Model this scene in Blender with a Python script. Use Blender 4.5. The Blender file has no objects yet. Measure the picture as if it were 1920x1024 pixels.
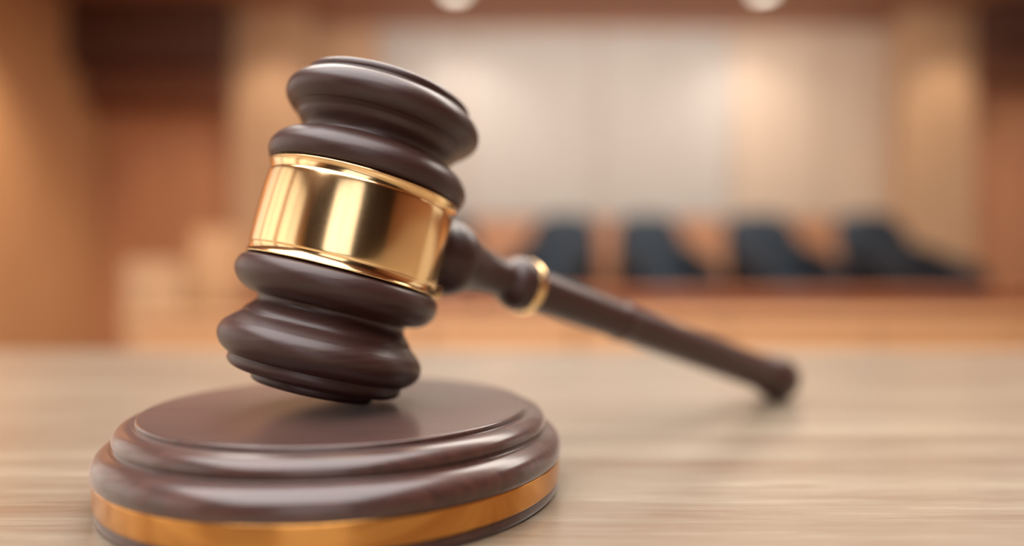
import bpy, bmesh, math, random
from mathutils import Vector, Matrix
random.seed(7)
SC = bpy.context.scene
COL = SC.collection

# ------------------------------------------------------------------ camera
U = 0.2                      # one gavel unit in metres
ZT = 0.76                    # table top height
CAMH = 0.2903 * U
cam_d = bpy.data.cameras.new('camera')
cam = bpy.data.objects.new('camera', cam_d)
COL.objects.link(cam)
cam.location = (0, 0, ZT + CAMH)
cam.rotation_euler = (math.pi / 2, 0, 0)
cam_d.sensor_width = 36
cam_d.lens = 1300 / 1920 * 36
cam_d.shift_y = (525.4 - 512) / 1920
cam_d.clip_start = 0.01
cam_d.clip_end = 60
cam_d.dof.use_dof = True
cam_d.dof.focus_distance = 0.172
cam_d.dof.aperture_fstop = 2.5
SC.camera = cam

# ------------------------------------------------------------------ world, exposure
w = bpy.data.worlds.new('world')
SC.world = w
w.use_nodes = True
w.node_tree.nodes['Background'].inputs[0].default_value = (0.9, 0.7, 0.5, 1)
w.node_tree.nodes['Background'].inputs[1].default_value = 0.05
SC.view_settings.view_transform = 'Standard'
SC.view_settings.look = 'None'
SC.view_settings.gamma = 1
SC.view_settings.use_curve_mapping = False
SC.view_settings.exposure = -0.6
SC.cycles.max_bounces = 6
SC.cycles.caustics_reflective = False
SC.cycles.caustics_refractive = False
SC.cycles.sample_clamp_indirect = 4.0

CEIL = 3.27
YF, YB = 6.5, -4.5            # front (seen) and rear wall
XL, XR = -3.85, 6.2

def srgb(r, g, b):
    def f(c):
        c /= 255.0
        return c / 12.92 if c <= 0.04045 else ((c + 0.055) / 1.055) ** 2.4
    return (f(r), f(g), f(b), 1)

def area(name, loc, rot, sx, sy, power, color):
    l = bpy.data.lights.new(name, 'AREA')
    l.shape = 'RECTANGLE'; l.size = sx; l.size_y = sy
    l.energy = power; l.color = color
    o = bpy.data.objects.new(name, l); COL.objects.link(o)
    o.location = loc; o.rotation_euler = rot
    return o

WARM = (1.0, 0.93, 0.84)
WHITE = (1.0, 0.98, 0.97)
# long ceiling light over the table; mid-room and wall lights are unseen added fill
area('panel_lamp_over_table', (-0.65, -0.9, CEIL - 0.06), (0, 0, 0), 3.4, 3.8, 430, WHITE)
area('added_fill_mid_room', (0.8, 2.3, CEIL - 0.06), (0, 0, 0), 5.0, 1.2, 310, WARM)
area('added_wall_fill', (0.9, 5.0, CEIL - 0.06), (math.radians(38), 0, 0), 4.6, 0.25, 100, WHITE)

def spot(name, loc, target, power, cone, blend, color, size=0.05):
    l = bpy.data.lights.new(name, 'SPOT')
    l.energy = power; l.spot_size = math.radians(cone); l.spot_blend = blend
    l.color = color; l.shadow_soft_size = size
    o = bpy.data.objects.new(name, l); COL.objects.link(o)
    o.location = loc
    d = Vector(target) - Vector(loc)
    o.rotation_euler = d.to_track_quat('-Z', 'Y').to_euler()
    return o

# wall washers over the bench (their fittings are built further down)
DOWN = [(-0.48, 5.88), (2.13, 5.88)]
for i, (x, y) in enumerate(DOWN):
    spot('washer_lamp', (x, y, CEIL - 0.03), (x, y + 0.2, 0.3), 90, 128, 1.0, (1.0, 0.97, 0.95), 0.06)
SIDE = [(-2.15, 5.75, -2.15, 6.4, 60, 70), (3.9, 5.75, 3.9, 6.4, 60, 70),
        (-3.2, 4.4, -3.75, 4.5, 330, 90), (5.2, 5.0, 5.3, 6.4, 60, 80), (-3.0, 5.0, -3.05, 6.4, 60, 52)]  # last spot is added to brighten the brown panels at the left
for x, y, tx, ty, p, cone in SIDE:
    spot('side_spot', (x, y, CEIL - 0.03), (tx, ty, 0.9), p, cone, 0.8, (1.0, 0.85, 0.70), 0.06)

# ------------------------------------------------------------------ materials
def mat(name):
    m = bpy.data.materials.new(name); m.use_nodes = True
    nt = m.node_tree
    return m, nt, nt.nodes['Principled BSDF']

def wood(name, c1, c2, scale=(1, 1, 1), nscale=8.0, rough=0.4, bump=0.02, rrange=0.06, detail=6, spec=0.5, c3=None, coat=0.0, ior=1.5, sheen=0.0, crough=0.27):
    m, nt, b = mat(name)
    tc = nt.nodes.new('ShaderNodeTexCoord')
    mp = nt.nodes.new('ShaderNodeMapping'); mp.inputs['Scale'].default_value = scale
    nt.links.new(tc.outputs['Object'], mp.inputs['Vector'])
    n1 = nt.nodes.new('ShaderNodeTexNoise'); n1.inputs['Scale'].default_value = nscale
    n1.inputs['Detail'].default_value = detail; n1.inputs['Roughness'].default_value = 0.6
    n1.inputs['Distortion'].default_value = 0.6
    nt.links.new(mp.outputs[0], n1.inputs['Vector'])
    cr = nt.nodes.new('ShaderNodeValToRGB')
    cr.color_ramp.elements[0].position = 0.3; cr.color_ramp.elements[0].color = c1
    cr.color_ramp.elements[1].position = 0.7; cr.color_ramp.elements[1].color = c2
    if c3:
        e = cr.color_ramp.elements.new(0.5); e.color = c3
    nt.links.new(n1.outputs['Fac'], cr.inputs['Fac'])
    nt.links.new(cr.outputs['Color'], b.inputs['Base Color'])
    mr = nt.nodes.new('ShaderNodeMapRange')
    mr.inputs['To Min'].default_value = rough - rrange; mr.inputs['To Max'].default_value = rough + rrange
    nt.links.new(n1.outputs['Fac'], mr.inputs['Value'])
    nt.links.new(mr.outputs[0], b.inputs['Roughness'])
    bp = nt.nodes.new('ShaderNodeBump'); bp.inputs['Strength'].default_value = bump
    bp.inputs['Distance'].default_value = 0.002
    nt.links.new(n1.outputs['Fac'], bp.inputs['Height'])
    nt.links.new(bp.outputs[0], b.inputs['Normal'])
    b.inputs['Specular IOR Level'].default_value = spec
    b.inputs['IOR'].default_value = ior
    b.inputs['Coat Weight'].default_value = coat
    b.inputs['Coat Roughness'].default_value = crough
    b.inputs['Sheen Weight'].default_value = sheen
    b.inputs['Sheen Roughness'].default_value = 0.35
    b.inputs['Sheen Tint'].default_value = (1, 0.86, 0.82, 1)
    b.inputs['Coat IOR'].default_value = 1.5 if crough < 0.25 else 1.33
    return m

def plain(name, col, rough=0.5, metal=0.0, spec=0.5):
    m, nt, b = mat(name)
    tc = nt.nodes.new('ShaderNodeTexCoord')
    n1 = nt.nodes.new('ShaderNodeTexNoise'); n1.inputs['Scale'].default_value = 30
    nt.links.new(tc.outputs['Object'], n1.inputs['Vector'])
    mx = nt.nodes.new('ShaderNodeMix'); mx.data_type = 'RGBA'
    mx.inputs['A'].default_value = tuple(c * 0.9 for c in col[:3]) + (1,)
    mx.inputs['B'].default_value = tuple(min(1, c * 1.1) for c in col[:3]) + (1,)
    nt.links.new(n1.outputs['Fac'], mx.inputs['Factor'])
    nt.links.new(mx.outputs['Result'], b.inputs['Base Color'])
    b.inputs['Roughness'].default_value = rough
    b.inputs['Metallic'].default_value = metal
    b.inputs['Specular IOR Level'].default_value = spec
    return m

def emit(name, col, strength):
    m, nt, b = mat(name)
    b.inputs['Base Color'].default_value = col
    b.inputs['Emission Color'].default_value = col
    b.inputs['Emission Strength'].default_value = strength
    return m

M = {}
M['dark_wood'] = wood('dark_wood', srgb(46, 25, 21), srgb(60, 34, 29), (3, 3, 60), 14, 0.42, 0.05, spec=0.38, coat=0.35, sheen=0.0)
M['block_wood'] = wood('block_wood', srgb(46, 27, 23), srgb(74, 43, 36), (2.5, 60, 30), 12, 0.42, 0.04, spec=0.25, coat=0.85, sheen=0.20, crough=0.20)
M['table_wood'] = None
M['front_panel'] = wood('front_panel', srgb(174, 162, 149), srgb(182, 172, 159), (6, 6, 0.6), 3, 0.6, 0.0)
M['warm_panel'] = wood('warm_panel', srgb(188, 163, 138), srgb(198, 173, 148), (6, 6, 0.6), 3, 0.6, 0.0)
M['pilaster'] = wood('pilaster_wood', srgb(184, 146, 110), srgb(196, 158, 120), (6, 6, 0.6), 3, 0.5, 0.0)
M['brown_wall'] = wood('brown_wall', srgb(182, 126, 88), srgb(196, 138, 98), (6, 6, 0.6), 3, 0.55, 0.0)
M['left_wall'] = wood('left_wall', srgb(196, 144, 98), srgb(208, 156, 108), (6, 3, 0.6), 3, 0.5, 0.0)
M['ceiling'] = wood('ceiling', srgb(156, 116, 92), srgb(168, 128, 102), (1, 1, 1), 3, 0.7, 0.0)
M['floor'] = wood('floor', srgb(110, 72, 48), srgb(138, 92, 62), (1, 8, 1), 3, 0.45, 0.0)
M['bench'] = wood('bench_wood', srgb(206, 158, 112), srgb(218, 172, 126), (0.6, 6, 6), 3, 0.45, 0.0)
M['bench_red'] = wood('bench_red', srgb(166, 100, 66), srgb(178, 112, 76), (0.6, 6, 6), 3, 0.5, 0.0)
M['chair'] = plain('chair_fabric', srgb(42, 50, 58), 0.75, spec=0.3)
M['chair_dark'] = plain('chair_frame', srgb(26, 25, 29), 0.5, spec=0.3)
M['top_shade'] = wood('top_shade_dark', srgb(84, 54, 42), srgb(94, 60, 48), (1, 6, 6), 3, 0.6, 0.0)  # upper wall shade put into the colour; the next tone is its fade
M['top_shade_mid'] = wood('top_shade_brown', srgb(116, 72, 50), srgb(126, 80, 56), (1, 6, 6), 3, 0.6, 0.0)
M['white_frame'] = plain('window_frame', srgb(120, 80, 55), 0.5)
M['trim'] = plain('downlight_trim', srgb(200, 190, 175), 0.4)
M['lamp'] = emit('lamp_glow', (1.0, 0.90, 0.75, 1), 6.0)
M['pane'] = emit('window_glow', (0.88, 0.95, 1.0, 1), 1.7)
M['added_pane'] = emit('added_side_glow', (0.98, 0.96, 0.90, 1), 0.8)

def table_material():
    m, nt, b = mat('table_wood')
    L = nt.links.new
    tc = nt.nodes.new('ShaderNodeTexCoord')
    # broad soft streaks + medium streaks + fine grain, all running along x
    def noise(scale, ns, det, dist, rough=0.6):
        mp = nt.nodes.new('ShaderNodeMapping'); mp.inputs['Scale'].default_value = scale
        L(tc.outputs['Object'], mp.inputs['Vector'])
        n = nt.nodes.new('ShaderNodeTexNoise'); n.inputs['Scale'].default_value = ns
        n.inputs['Detail'].default_value = det; n.inputs['Distortion'].default_value = dist
        n.inputs['Roughness'].default_value = rough
        L(mp.outputs[0], n.inputs['Vector'])
        return n
    broad = noise((1.2, 14, 1), 4.0, 3, 0.4)
    med = noise((3.0, 70, 1), 5.0, 5, 0.9)
    fine = noise((14, 300, 1), 5.0, 5, 0.8, 0.75)
    def math2(op, a, bb):
        k = nt.nodes.new('ShaderNodeMath'); k.operation = op
        for i, v in enumerate((a, bb)):
            if isinstance(v, (int, float)): k.inputs[i].default_value = v
            else: L(v, k.inputs[i])
        return k.outputs[0]
    s = math2('ADD', math2('MULTIPLY', broad.outputs['Fac'], 0.44),
              math2('ADD', math2('MULTIPLY', med.outputs['Fac'], 0.32), math2('MULTIPLY', fine.outputs['Fac'], 0.24)))
    cr = nt.nodes.new('ShaderNodeValToRGB')
    cr.color_ramp.elements[0].position = 0.36; cr.color_ramp.elements[0].color = srgb(108, 82, 60)
    cr.color_ramp.elements[1].position = 0.64; cr.color_ramp.elements[1].color = srgb(158, 145, 124)
    e = cr.color_ramp.elements.new(0.5); e.color = srgb(126, 111, 93)
    L(s, cr.inputs['Fac'])
    L(cr.outputs['Color'], b.inputs['Base Color'])
    b.inputs['Roughness'].default_value = 0.32
    b.inputs['Specular IOR Level'].default_value = 0.7
    b.inputs['IOR'].default_value = 1.65
    b.inputs['Coat Weight'].default_value = 0.6; b.inputs['Coat Roughness'].default_value = 0.22; b.inputs['Coat IOR'].default_value = 1.4
    bp = nt.nodes.new('ShaderNodeBump'); bp.inputs['Strength'].default_value = 0.08
    bp.inputs['Distance'].default_value = 0.0006
    L(s, bp.inputs['Height']); L(bp.outputs[0], b.inputs['Normal'])
    return m
M['table_wood'] = table_material()

def gold_material(name='polished_gold', col=srgb(244, 210, 156)):
    m, nt, b = mat(name)
    L = nt.links.new
    tc = nt.nodes.new('ShaderNodeTexCoord')
    n = nt.nodes.new('ShaderNodeTexNoise'); n.inputs['Scale'].default_value = 900; n.inputs['Detail'].default_value = 2
    L(tc.outputs['Object'], n.inputs['Vector'])
    mr = nt.nodes.new('ShaderNodeMapRange')
    mr.inputs['To Min'].default_value = 0.13; mr.inputs['To Max'].default_value = 0.18
    L(n.outputs['Fac'], mr.inputs['Value']); L(mr.outputs[0], b.inputs['Roughness'])
    b.inputs['Base Color'].default_value = col
    b.inputs['Metallic'].default_value = 1.0
    return m
M['gold'] = gold_material()
M['gold_table_tint'] = gold_material('table_tinted_gold', srgb(204, 146, 80))  # deeper copy of the gold, the table's orange reflection put into its colour

# ------------------------------------------------------------------ helpers
def link(name, me, parent=None, m=None, smooth=False):
    o = bpy.data.objects.new(name, me); COL.objects.link(o)
    if parent is not None: o.parent = parent
    if m is not None and not me.materials: me.materials.append(m)
    if smooth:
        for p in me.polygons: p.use_smooth = True
    return o

def from_bm(name, bm, m, parent=None, smooth=False):
    bmesh.ops.recalc_face_normals(bm, faces=bm.faces)
    me = bpy.data.meshes.new(name); bm.to_mesh(me); bm.free()
    return link(name, me, parent, m, smooth)

def box_bm(bm, x0, x1, y0, y1, z0, z1, bevel=0.0, seg=2):
    b2 = bmesh.new()
    bmesh.ops.create_cube(b2, size=1)
    for v in b2.verts:
        v.co = Vector(((x0 + x1) / 2 + v.co.x * (x1 - x0), (y0 + y1) / 2 + v.co.y * (y1 - y0), (z0 + z1) / 2 + v.co.z * (z1 - z0)))
    if bevel:
        bmesh.ops.bevel(b2, geom=b2.edges[:], offset=bevel, segments=seg, profile=0.5, affect='EDGES')
    me = bpy.data.meshes.new('tmp'); b2.to_mesh(me); b2.free()
    bm.from_mesh(me); bpy.data.meshes.remove(me)

def box(name, x0, x1, y0, y1, z0, z1, m, parent=None, bevel=0.0, origin=(0, 0, 0)):
    bm = bmesh.new()
    ox, oy, oz = origin
    box_bm(bm, x0 - ox, x1 - ox, y0 - oy, y1 - oy, z0 - oz, z1 - oz, bevel)
    return from_bm(name, bm, m, parent)

def smooth_profile(pts, n=4):
    """Catmull-Rom through (t, r) points; a point repeated keeps a crease."""
    out = []
    P = [Vector(p) for p in pts]
    for i in range(len(P) - 1):
        p1, p2 = P[i], P[i + 1]
        if (p2 - p1).length < 1e-9: continue
        p0 = P[i - 1] if i > 0 else p1
        p3 = P[i + 2] if i + 2 < len(P) else p2
        for k in range(n):
            t = k / n
            q = 0.5 * ((2 * p1) + (-p0 + p2) * t + (2 * p0 - 5 * p1 + 4 * p2 - p3) * t * t + (-p0 + 3 * p1 - 3 * p2 + p3) * t ** 3)
            out.append((q.x, max(q.y, 0)))
    out.append((P[-1].x, P[-1].y))
    return out

def lathe(name, prof, origin, axis, m, parent, root_loc, seg=160, closed=False, u=U):
    """prof: list of (t, r) in gavel units along axis from origin (world metres)."""
    a = Vector(axis).normalized()
    e1 = a.cross(Vector((0, 1, 0)))
    if e1.length < 0.1: e1 = a.cross(Vector((1, 0, 0)))
    e1.normalize(); e2 = a.cross(e1)
    o = Vector(origin) - Vector(root_loc)
    bm = bmesh.new(); rings = []
    for t, r in prof:
        c = o + a * t * u
        if r < 1e-6: rings.append([bm.verts.new(c)])
        else: rings.append([bm.verts.new(c + (e1 * math.cos(k * 2 * math.pi / seg) + e2 * math.sin(k * 2 * math.pi / seg)) * r * u) for k in range(seg)])
    pairs = list(zip(rings[:-1], rings[1:]))
    if closed: pairs.append((rings[-1], rings[0]))
    for A, B in pairs:
        for k in range(seg):
            k2 = (k + 1) % seg
            if len(A) == 1 and len(B) == 1: break
            if len(A) == 1: bm.faces.new((A[0], B[k], B[k2]))
            elif len(B) == 1: bm.faces.new((A[k], B[0], A[k2]))
            else: bm.faces.new((A[k], B[k], B[k2], A[k2]))
    return from_bm(name, bm, m, parent, smooth=True)

def thing(name, label, cat, loc=(0, 0, 0), rz=0.0, group=None):
    o = bpy.data.objects.new(name, None); COL.objects.link(o)
    o.location = loc; o.rotation_euler = (0, 0, rz); o.empty_display_size = 0.05
    o['label'] = label; o['category'] = cat
    if group: o['group'] = group
    return o

def structure(o, label=None):
    o['kind'] = 'structure'
    if label: o['label'] = label
    return o

# ------------------------------------------------------------------ room
T = 0.12
structure(box('floor', XL - T, XR + T, YB - T, YF + T, -0.1, 0, M['floor']), 'brown wooden floor of the courtroom')
structure(box('ceiling', XL - T, XR + T, YB - T, YF + T, CEIL, CEIL + 0.1, M['ceiling']), 'brown ceiling over the courtroom, holding round downlights')
structure(box('wall_left', XL - T, XL, YB - T, YF + T, 0, CEIL, M['left_wall']), 'orange wood wall on the left side')
structure(box('wall_right', XR, XR + T, YB - T, YF + T, 0, CEIL, M['brown_wall']), 'brown wood wall on the right side')
wf = structure(box('wall_front', XL, XR, YF, YF + T, 0, CEIL, M['brown_wall']), 'wood panelled wall behind the chairs')
M['dark_wall'] = wood('dark_wall', srgb(46, 30, 23), srgb(56, 37, 28), (6, 6, 0.6), 3, 0.6, 0.0)
wb = structure(box('wall_back', XL, XR, YB - T, YB, 0, CEIL, M['dark_wall']), 'brown wall behind the viewer')

# pale panels of the front wall, joints recessed
edges = [-1.84, -1.25, -0.45, 0.80, 2.05, 2.90, 3.54]
for i in range(len(edges) - 1):
    box('panel', edges[i] + 0.008, edges[i + 1] - 0.008, YF - 0.035, YF, 1.40, CEIL - 0.1, M['pilaster'] if i == 0 else (M['warm_panel'] if i in (4, 5) else M['front_panel']), wf, bevel=0.004)
    box('panel', edges[i] + 0.008, edges[i + 1] - 0.008, YF - 0.045, YF, 0.1, 1.38, M['brown_wall'], wf, bevel=0.004)
# brown panels left and right of the pilasters
for x0, x1 in ((-3.83, -3.15), (-3.15, -2.52), (4.17, 4.85), (4.85, 5.52), (5.52, 6.18)):
    box('panel', x0 + 0.008, x1 - 0.008, YF - 0.03, YF, 0.1, CEIL - 0.1, M['brown_wall'], wf, bevel=0.004)
for n, (x0, x1) in enumerate(((-2.52, -1.84), (3.54, 4.17))):
    bm = bmesh.new()
    box_bm(bm, x0, x1, YF - 0.26, YF, 0, CEIL, 0.006)
    box_bm(bm, x0 - 0.03, x1 + 0.03, YF - 0.29, YF, 0, 0.14, 0.006)
    structure(from_bm('trim_%d' % (n + 1), bm, M['pilaster']), 'honey wood pilaster at the %s end of the pale panels' % ('left', 'right')[n])
# soffit over the panels
structure(box('trim_3', -1.84, 3.54, YF - 0.14, YF - 0.0355, CEIL - 0.06, CEIL, M['ceiling']), 'brown timber strip where pale panels meet the ceiling')
# raised platform under the bench
structure(box('trim_4', -1.75, 4.6, 4.72, YF - 0.3, 0, 0.30, M['floor']), 'raised wooden platform under the row of chairs')

# frames and glowing panes: rear window seen as reflection, side ones added for reflections
def window(n, x0, x1, z0, z1, wall):
    f = bmesh.new()
    pos = 'behind the viewer' if wall == 'back' else ('added along the left wall for pale reflections' if wall == 'left' else 'added in the right wall for a pale reflection')
    def span(bm_or_name, a0, a1, b0, b1, q0, q1, m=None, parent=None):
        if wall == 'back': r = (a0, a1, YB + q0, YB + q1, b0, b1)
        elif wall == 'left': r = (XL + q0, XL + q1, a0, a1, b0, b1)
        else: r = (XR - q1, XR - q0, a0, a1, b0, b1)
        if m: return box(bm_or_name, *r, m, parent)
        box_bm(bm_or_name, *r)
    mid = (x0 + x1) / 2
    for r in ((x0 - .08, x0, z0 - .08, z1 + .08), (x1, x1 + .08, z0 - .08, z1 + .08), (x0, x1, z0 - .08, z0), (x0, x1, z1, z1 + .08), (mid - .02, mid + .02, z0, z1)):
        span(f, *r, 0, 0.09)
    w_ = structure(from_bm('window_%d' % n, f, M['white_frame']), 'tall daylight window ' + pos)
    pm = M['pane'] if wall == 'back' else M['added_pane']
    for a0, a1 in ((x0, mid - .02), (mid + .02, x1)):
        span('pane', a0, a1, z0, z1, 0.01, 0.03, pm, w_)
window(1, -1.2, 1.3, 0.7, 3.0, 'back')
window(2, -3.0, -0.75, 0.7, 3.0, 'left')
window(3, -0.35, 1.4, 0.7, 3.0, 'left')
window(4, 1.6, 3.4, 0.7, 3.0, 'left')
window(5, 2.2, 5.2, 0.7, 3.0, 'right')
# dark boxes and mid-tone strips added as upper wall shade, fading downward
structure(box('trim_5', -3.85, -2.53, 6.0, 6.46, 2.70, CEIL, M['top_shade']), 'dark box added as shade at the upper left')
structure(box('trim_7', -3.85, -2.53, 6.2, 6.46, 2.42, 2.70, M['top_shade_mid']), 'brown strip added as the fade of the shade at the upper left')
structure(box('trim_8', 4.18, 6.2, 6.2, 6.46, 2.62, 2.86, M['top_shade_mid']), 'brown strip added as the fade of the shade at the upper right')
structure(box('trim_6', 4.18, 6.2, 6.0, 6.46, 2.86, CEIL, M['top_shade']), 'dark box added as shade at the upper right')

# ------------------------------------------------------------------ table
tb = thing('table', 'pale wooden table with streaked grain under the gavel', 'table', (0.3, 0.1, 0))
o_ = (0.3, 0.1, 0)
TY1 = 0.577
box('tabletop', -1.5, 2.1, -0.45, TY1, ZT - 0.035, ZT, M['table_wood'], tb, bevel=0.003, origin=o_)
for x in (-1.4, 1.95):
    for y in (-0.38, TY1 - 0.11):
        box('leg', x, x + 0.06, y, y + 0.06, 0, ZT - 0.035, M['table_wood'], tb, bevel=0.004, origin=o_)
box('apron', -1.34, 1.95, TY1 - 0.10, TY1 - 0.08, ZT - 0.12, ZT - 0.035, M['table_wood'], tb, origin=o_)

# ------------------------------------------------------------------ sound block
BX, BY = -0.2434 * U, 1.0 * U
sb = thing('sound_block', 'round stepped dark brown wooden sound block with gold band, under the gavel', 'sound block', (BX, BY, ZT))
rl = (BX, BY, ZT)
base = [(0.0, 0.0), (0.0, 0.304), (0.0, 0.304), (0.002, 0.3075), (0.006, 0.309), (0.0125, 0.309), (0.015, 0.3075), (0.0155, 0.300), (0.0155, 0.300), (0.0155, 0.0)]
lathe('foot', smooth_profile(base, 3), rl, (0, 0, 1), M['block_wood'], sb, rl, 256)
band = [(0.0156, 0.280), (0.0156, 0.3095), (0.0156, 0.3095), (0.0162, 0.3105), (0.019, 0.3108), (0.030, 0.3110), (0.043, 0.3110), (0.0455, 0.3107), (0.0465, 0.3098), (0.0465, 0.3098), (0.0465, 0.280)]
lathe('band', smooth_profile(band, 3), rl, (0, 0, 1), M['gold_table_tint'], sb, rl, 256, closed=True)
body = [(0.0467, 0.0), (0.0467, 0.3085), (0.0467, 0.3085), (0.0475, 0.3115), (0.050, 0.3130), (0.056, 0.3137), (0.063, 0.3128), (0.070, 0.3092), (0.0755, 0.3035), (0.0785, 0.2985), (0.0805, 0.2940),
        (0.0815, 0.2905), (0.0830, 0.2888), (0.0855, 0.2890), (0.0885, 0.2905), (0.0920, 0.2905), (0.0965, 0.2888), (0.1010, 0.2850), (0.1045, 0.2795), (0.1065, 0.2735), (0.1068, 0.2690), (0.1062, 0.2662),
        (0.1062, 0.2662), (0.1070, 0.2645), (0.1100, 0.2645), (0.1122, 0.2638), (0.1134, 0.2618), (0.1136, 0.2590), (0.1136, 0.2590), (0.1136, 0.0)]
lathe('body', smooth_profile(body, 4), rl, (0, 0, 1), M['block_wood'], sb, rl, 256)

# ------------------------------------------------------------------ gavel
A = Vector((0.2313, 0.1124, 0.9664)).normalized()
KS = 1.105                   # size of this gavel's head against the first fit
UH = U * KS
C = Vector((0, 0, ZT + CAMH)) + (Vector((-0.2064, 0.9081, 0.354)) * U - Vector((0, 0, CAMH))) * KS
inner = [(0.0605, 0.1180), (0.0605, 0.1180), (0.0625, 0.1225), (0.0665, 0.1268), (0.0740, 0.1297), (0.0820, 0.1295), (0.0905, 0.1255), (0.0985, 0.1180), (0.1040, 0.1075), (0.1060, 0.0970),
        (0.1060, 0.0970), (0.1075, 0.0952), (0.1105, 0.0942), (0.1145, 0.0950), (0.1185, 0.0978), (0.1220, 0.1012), (0.1250, 0.1040), (0.1280, 0.1062), (0.1310, 0.1078), (0.1335, 0.1100),
        (0.1385, 0.1160), (0.1450, 0.1230), (0.1530, 0.1278), (0.1620, 0.1292), (0.1700, 0.1280), (0.1780, 0.1242), (0.1850, 0.1178), (0.1890, 0.1118), (0.1890, 0.1118), (0.1915, 0.1100)]
half = inner[:-8] + [(0.1450, 0.1230), (0.1520, 0.1275), (0.1600, 0.1290), (0.1680, 0.1272), (0.1755, 0.1222), (0.1810, 0.1155), (0.1840, 0.1095), (0.1840, 0.1095), (0.1868, 0.1096),
        (0.1915, 0.1095), (0.1965, 0.1057), (0.1998, 0.0990), (0.2013, 0.0900), (0.2018, 0.0785), (0.2018, 0.0785), (0.2028, 0.0775), (0.2065, 0.0772), (0.2100, 0.0755), (0.2122, 0.0700), (0.2130, 0.055), (0.2133, 0.025), (0.2135, 0.0)]
upper = inner[:-9] + [(0.1370, 0.1155), (0.1420, 0.1215), (0.1490, 0.1272), (0.1570, 0.1290), (0.1650, 0.1270), (0.1715, 0.1222), (0.1765, 0.1160), (0.1793, 0.1100), (0.1793, 0.1100), (0.1815, 0.1083),
         (0.1840, 0.1090), (0.1880, 0.1086), (0.1912, 0.1058), (0.1935, 0.1005), (0.1948, 0.0930), (0.1953, 0.080), (0.1955, 0.05), (0.1955, 0.0)]
hp = smooth_profile(half, 4)
full = [(-t, r) for t, r in reversed(hp)] + smooth_profile(upper, 4)
# the head rests on the block: shift it so that its lowest point just touches
sl = math.sqrt(1 - A.z ** 2)
low = min(C.z + (t * A.z - r * sl) * UH for t, r in full)
C.z += (ZT + 0.1136 * U) - low + 0.00005
print('head shift', (ZT + 0.1136 * U) - low)
tmin = min(full, key=lambda q: q[0] * A.z - q[1] * sl)
hdir = Vector((A.x, A.y, 0)).normalized()
contact = C + A * tmin[0] * UH + (hdir * A.z - Vector((0, 0, 1)) * sl) * tmin[1] * UH
gv = thing('gavel', 'dark brown turned wooden gavel with gold band, leaning on its block', 'gavel', contact)
gl = tuple(contact)
lathe('head', full, C, A, M['dark_wood'], gv, gl, 200, u=UH)
gb = [(-0.0600, 0.112), (-0.0600, 0.1228), (-0.0600, 0.1228), (-0.0596, 0.1236), (-0.0586, 0.1238), (-0.0578, 0.1232), (-0.0574, 0.1222), (-0.0574, 0.1222), (-0.0545, 0.1208), (-0.0510, 0.1200), (-0.0475, 0.1198), (-0.0475, 0.1198),
      (-0.0465, 0.1206), (-0.0440, 0.1213), (-0.035, 0.1218), (-0.02, 0.1222)]
gfull = gb + [(0.0, 0.1223)] + [(-t, r) for t, r in reversed(gb)]
bandg = lathe('band', smooth_profile(gfull, 4), C, A, M['gold'], gv, gl, 256, closed=True, u=UH)

# small gold clip where the band ends beside the neck
ex = (Vector((1, 0, 0)) - A * A.x).normalized(); ey = A.cross(ex)
cr_ = (ex * 0.94 + ey * 0.34).normalized()
cl = bmesh.new()
box_bm(cl, -0.0055, 0.0055, -0.005, 0.005, -0.010, 0.010, 0.002, 3)
Rm = Matrix((cr_, A.cross(cr_), A)).transposed()
for v in cl.verts: v.co = Rm @ (v.co * UH) + (C + A * -0.050 * UH + cr_ * 0.1255 * UH) - contact
clip = from_bm('clip', cl, M['gold'], gv, True)
HO = C + A * 0.009 * UH
PE = Vector((0.632, 1.672, 0.050)) * U + Vector((0, 0, ZT))
HV = PE - HO
hl = HV.length / U
hd = HV.normalized()
def S(pts): return [(q * hl, r) for q, r in pts]
hprof = [(0.0550, 0.0000), (0.0550, 0.0550), (0.0550, 0.0550), (0.1039, 0.0553), (0.1180, 0.0568), (0.1266, 0.0570), (0.1266, 0.0570), (0.1320, 0.0587), (0.1447, 0.0602),
         (0.1567, 0.0582), (0.1664, 0.0538), (0.1739, 0.0484), (0.1776, 0.0451), (0.1776, 0.0451), (0.1867, 0.0418), (0.1995, 0.0379), (0.2133, 0.0349), (0.2270, 0.0330),
         (0.2392, 0.0324), (0.2482, 0.0351), (0.2555, 0.0401), (0.2629, 0.0444), (0.2702, 0.0467), (0.2776, 0.0471), (0.2833, 0.0467), (0.2833, 0.0467), (0.2844, 0.0446),
         (0.2844, 0.0446), (0.2985, 0.0446), (0.2985, 0.0446), (0.2995, 0.0403), (0.3037, 0.0378), (0.3421, 0.0369), (0.4038, 0.0367), (0.4748, 0.0369), (0.4949, 0.0373),
         (0.5019, 0.0391), (0.5100, 0.0397), (0.5170, 0.0382), (0.5229, 0.0370), (0.5844, 0.0374), (0.6820, 0.0382), (0.7777, 0.0394), (0.8716, 0.0405), (0.9362, 0.0415),
         (0.9591, 0.0427), (0.9710, 0.0476), (0.9864, 0.0516), (1.0045, 0.0527), (1.0226, 0.0511), (1.0361, 0.0460), (1.0459, 0.0368), (1.0513, 0.0209), (1.0540, 0.0000)]
for _ in range(3):            # let the knob at the end just touch the table
    HV = PE - HO; hl = HV.length / U; hd = HV.normalized()
    lowh = min((HO + hd * s_ * hl * U).z - r * U * math.sqrt(1 - hd.z ** 2) for s_, r in hprof) - ZT
    PE.z -= lowh - 0.00005
hp2 = smooth_profile(S(hprof), 4)
lathe('handle', hp2, HO, hd, M['dark_wood'], gv, gl, 128)
ring = S([(0.2849, 0.0430), (0.2849, 0.0475), (0.2865, 0.0484), (0.2914, 0.0488), (0.2964, 0.0481), (0.2980, 0.0472), (0.2980, 0.0429)])
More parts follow.
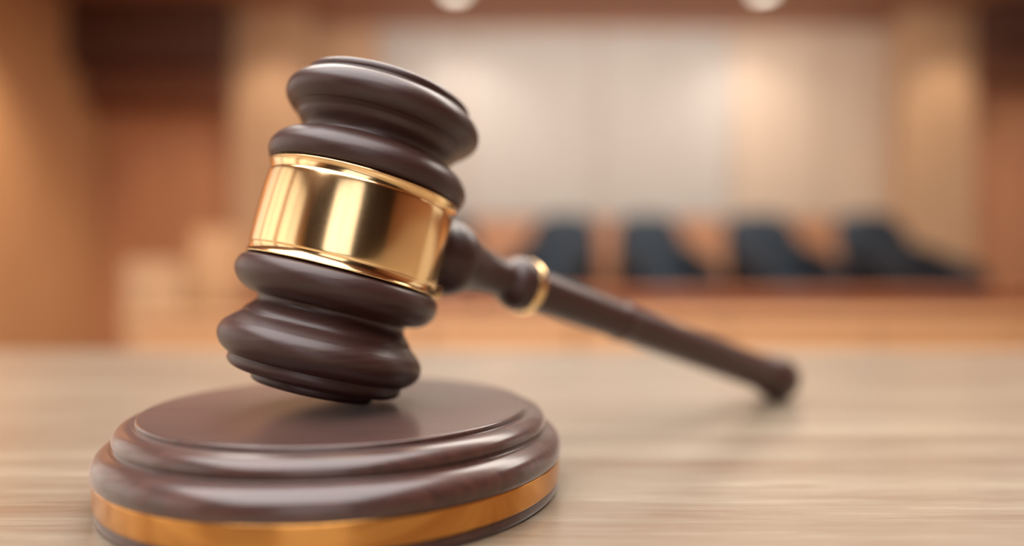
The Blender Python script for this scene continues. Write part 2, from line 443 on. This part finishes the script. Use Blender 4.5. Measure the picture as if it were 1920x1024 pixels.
lathe('ring', smooth_profile(ring, 4), HO, hd, M['gold'], gv, gl, 128, closed=True)

# ------------------------------------------------------------------ chairs
def rounded_slab(w_, d_, h_, bev, top_scale=1.0, lean=0.0, bulge=0.0):
    bm = bmesh.new()
    bmesh.ops.create_cube(bm, size=1)
    bmesh.ops.subdivide_edges(bm, edges=bm.edges[:], cuts=5, use_grid_fill=True)
    for v in bm.verts:
        x, y, z = v.co
        zz = z + 0.5
        # superellipse rounding of the outline in x/z and cushion crown in y
        k = (1 - abs(2 * x) ** 4 * 0.5) * (1 - abs(2 * z) ** 4 * 0.5)
        px = x * w_ * (1 + (top_scale - 1) * zz) * (1 - 0.10 * abs(2 * z) ** 6)
        py = y * d_ * (0.55 + 0.45 * k) + lean * zz - bulge * (1 - (2 * x) ** 2)
        pz = zz * h_ - 0.10 * h_ * (abs(2 * x) ** 4) * (1 if z > 0 else -0.2) * abs(2 * z)
        v.co = Vector((px, py, pz))
    return bm

def make_chair():
    t = thing('armchair', 'x', 'chair')
    bm = rounded_slab(0.62, 0.14, 0.66, 0.05, 0.84, 0.20)
    o = from_bm('backrest', bm, M['chair'], t, True); o.location = (0, 0.20, 0.40)
    bm = bmesh.new(); box_bm(bm, -0.25, 0.25, -0.36, 0.26, 0.34, 0.48, 0.045, 3)
    from_bm('seat', bm, M['chair'], t, True)
    for s in (-1, 1):
        bm = bmesh.new()
        box_bm(bm, min(s * 0.25, s * 0.335), max(s * 0.25, s * 0.335), -0.28, 0.27, 0.30, 0.62, 0.035, 3)
        for v in bm.verts:                       # padded sides slope down to the front
            if v.co.z > 0.5: v.co.z += 0.42 * (v.co.y + 0.22)
        from_bm('armrest', bm, M['chair_dark'], t, True)
    bm = bmesh.new()
    bmesh.ops.create_cone(bm, cap_ends=True, segments=20, radius1=0.03, radius2=0.03, depth=0.30, matrix=Matrix.Translation((0, 0, 0.20)))
    from_bm('pedestal', bm, M['chair_dark'], t, False)
    for k in range(5):
        a = k * 2 * math.pi / 5 + math.pi / 2
        bm = bmesh.new(); box_bm(bm, 0.02, 0.30, -0.022, 0.022, 0.04, 0.08, 0.008)
        bmesh.ops.create_uvsphere(bm, u_segments=10, v_segments=6, radius=0.028, matrix=Matrix.Translation((0.29, 0, 0.028)))
        o = from_bm('leg', bm, M['chair_dark'], t); o.rotation_euler = (0, 0, a)
    return t

def dup(root):
    r = root.copy(); COL.objects.link(r)
    for ch in root.children:
        c = ch.copy(); COL.objects.link(c); c.parent = r
        for g in ch.children:
            d = g.copy(); COL.objects.link(d); d.parent = c
    return r

chair0 = make_chair()
CH = [(0.27, 5.35, -0.42, 'dark blue-grey armchair behind the gavel ring, leftmost of the four in clear view'),
      (1.19, 5.35, 0.18, 'dark blue-grey armchair second from the gavel ring, above the handle'),
      (2.10, 5.28, 0.22, 'dark blue-grey armchair next to the wide blackish one ending the row'),
      (3.06, 5.26, 0.40, 'wide blackish armchair ending the row, beside the right honey wood pilaster'),
      (-0.57, 5.35, 0.0, 'dark armchair mostly hidden behind the gavel head and neck')]
for i, (x, y, rz, lab) in enumerate(CH):
    c = chair0 if i == 0 else dup(chair0)
    c.location = (x, y, 0.30); c.rotation_euler = (0, 0, rz)
    if i == 3: c.scale = (1.3, 1.05, 1.0)
    if i == 2: c.scale = (1.12, 1.0, 1.0)
    c['label'] = lab; c['group'] = 'armchairs in a row behind the bench'

# ------------------------------------------------------------------ bench and front counter
b = thing('bench', 'long reddish wooden bench in front of the dark chairs', 'bench', (1.4, 4.5, 0))
bo = (1.4, 4.5, 0)
box('bench_top', -1.75, 4.35, 4.25, 4.70, 0.715, 0.75, M['bench_red'], b, bevel=0.006, origin=bo)
box('back_board', -1.72, 4.32, 4.62, 4.66, 0, 0.715, M['bench_red'], b, origin=bo)
n = 8
for i in range(n):
    x0 = -1.72 + i * 6.04 / n
    box('panel', x0 + 0.012, x0 + 6.04 / n - 0.012, 4.30, 4.34, 0.06, 0.70, M['bench_red'], b, bevel=0.006, origin=bo)
box('plinth', -1.72, 4.32, 4.34, 4.62, 0, 0.06, M['bench_red'], b, origin=bo)

k = thing('counter', 'low honey-coloured wooden counter running in front of the bench', 'counter', (1.0, 3.6, 0))
ko = (1.0, 3.6, 0)
box('counter_top', -1.95, 3.35, 3.45, 3.80, 0.615, 0.645, M['bench'], k, bevel=0.006, origin=ko)
for i in range(7):
    x0 = -1.92 + i * 5.24 / 7
    box('panel', x0 + 0.008, x0 + 5.24 / 7 - 0.008, 3.48, 3.52, 0.0, 0.612, M['bench'], k, bevel=0.005, origin=ko)
box('back_board', -1.92, 3.32, 3.74, 3.78, 0, 0.612, M['bench'], k, origin=ko)

# stand at the left: a low box with a taller back
st = thing('witness_stand', 'small wooden stand with a stepped top at the left end of the bench', 'stand', (-2.0, 4.0, 0))
so = (-2.0, 4.0, 0)
box('front_box', -2.16, -1.86, 3.85, 4.05, 0, 0.925, M['pilaster'], st, bevel=0.01, origin=so)
box('back_box', -2.10, -1.82, 4.55, 4.75, 0, 1.15, M['bench'], st, bevel=0.01, origin=so)
box('side_board', -2.16, -2.12, 4.05, 4.55, 0, 0.85, M['pilaster'], st, origin=so)

# ------------------------------------------------------------------ ceiling lights
def downlight(x, y, lab, r=0.085):
    t = thing('ceiling_light', lab, 'light', (x, y, CEIL), 0, 'round ceiling downlights')
    rl_ = (x, y, CEIL)
    lathe('trim_ring', [(0, r * 1.0), (0, r * 1.25), (0.008, r * 1.22), (0.012, r * 1.05), (0.006, r * 1.0)], rl_, (0, 0, -1), M['trim'], t, rl_, 40, closed=True, u=1)
    lathe('lamp_disc', [(0.002, 0), (0.002, r), (0.006, r * 0.98), (0.007, 0)], rl_, (0, 0, -1), M['lamp'], t, rl_, 40, u=1)
downlight(-0.48, 5.88, 'round glowing ceiling downlight above the gavel head at the top edge')
downlight(2.13, 5.88, 'round glowing ceiling downlight at the top edge, above the right-hand chairs')
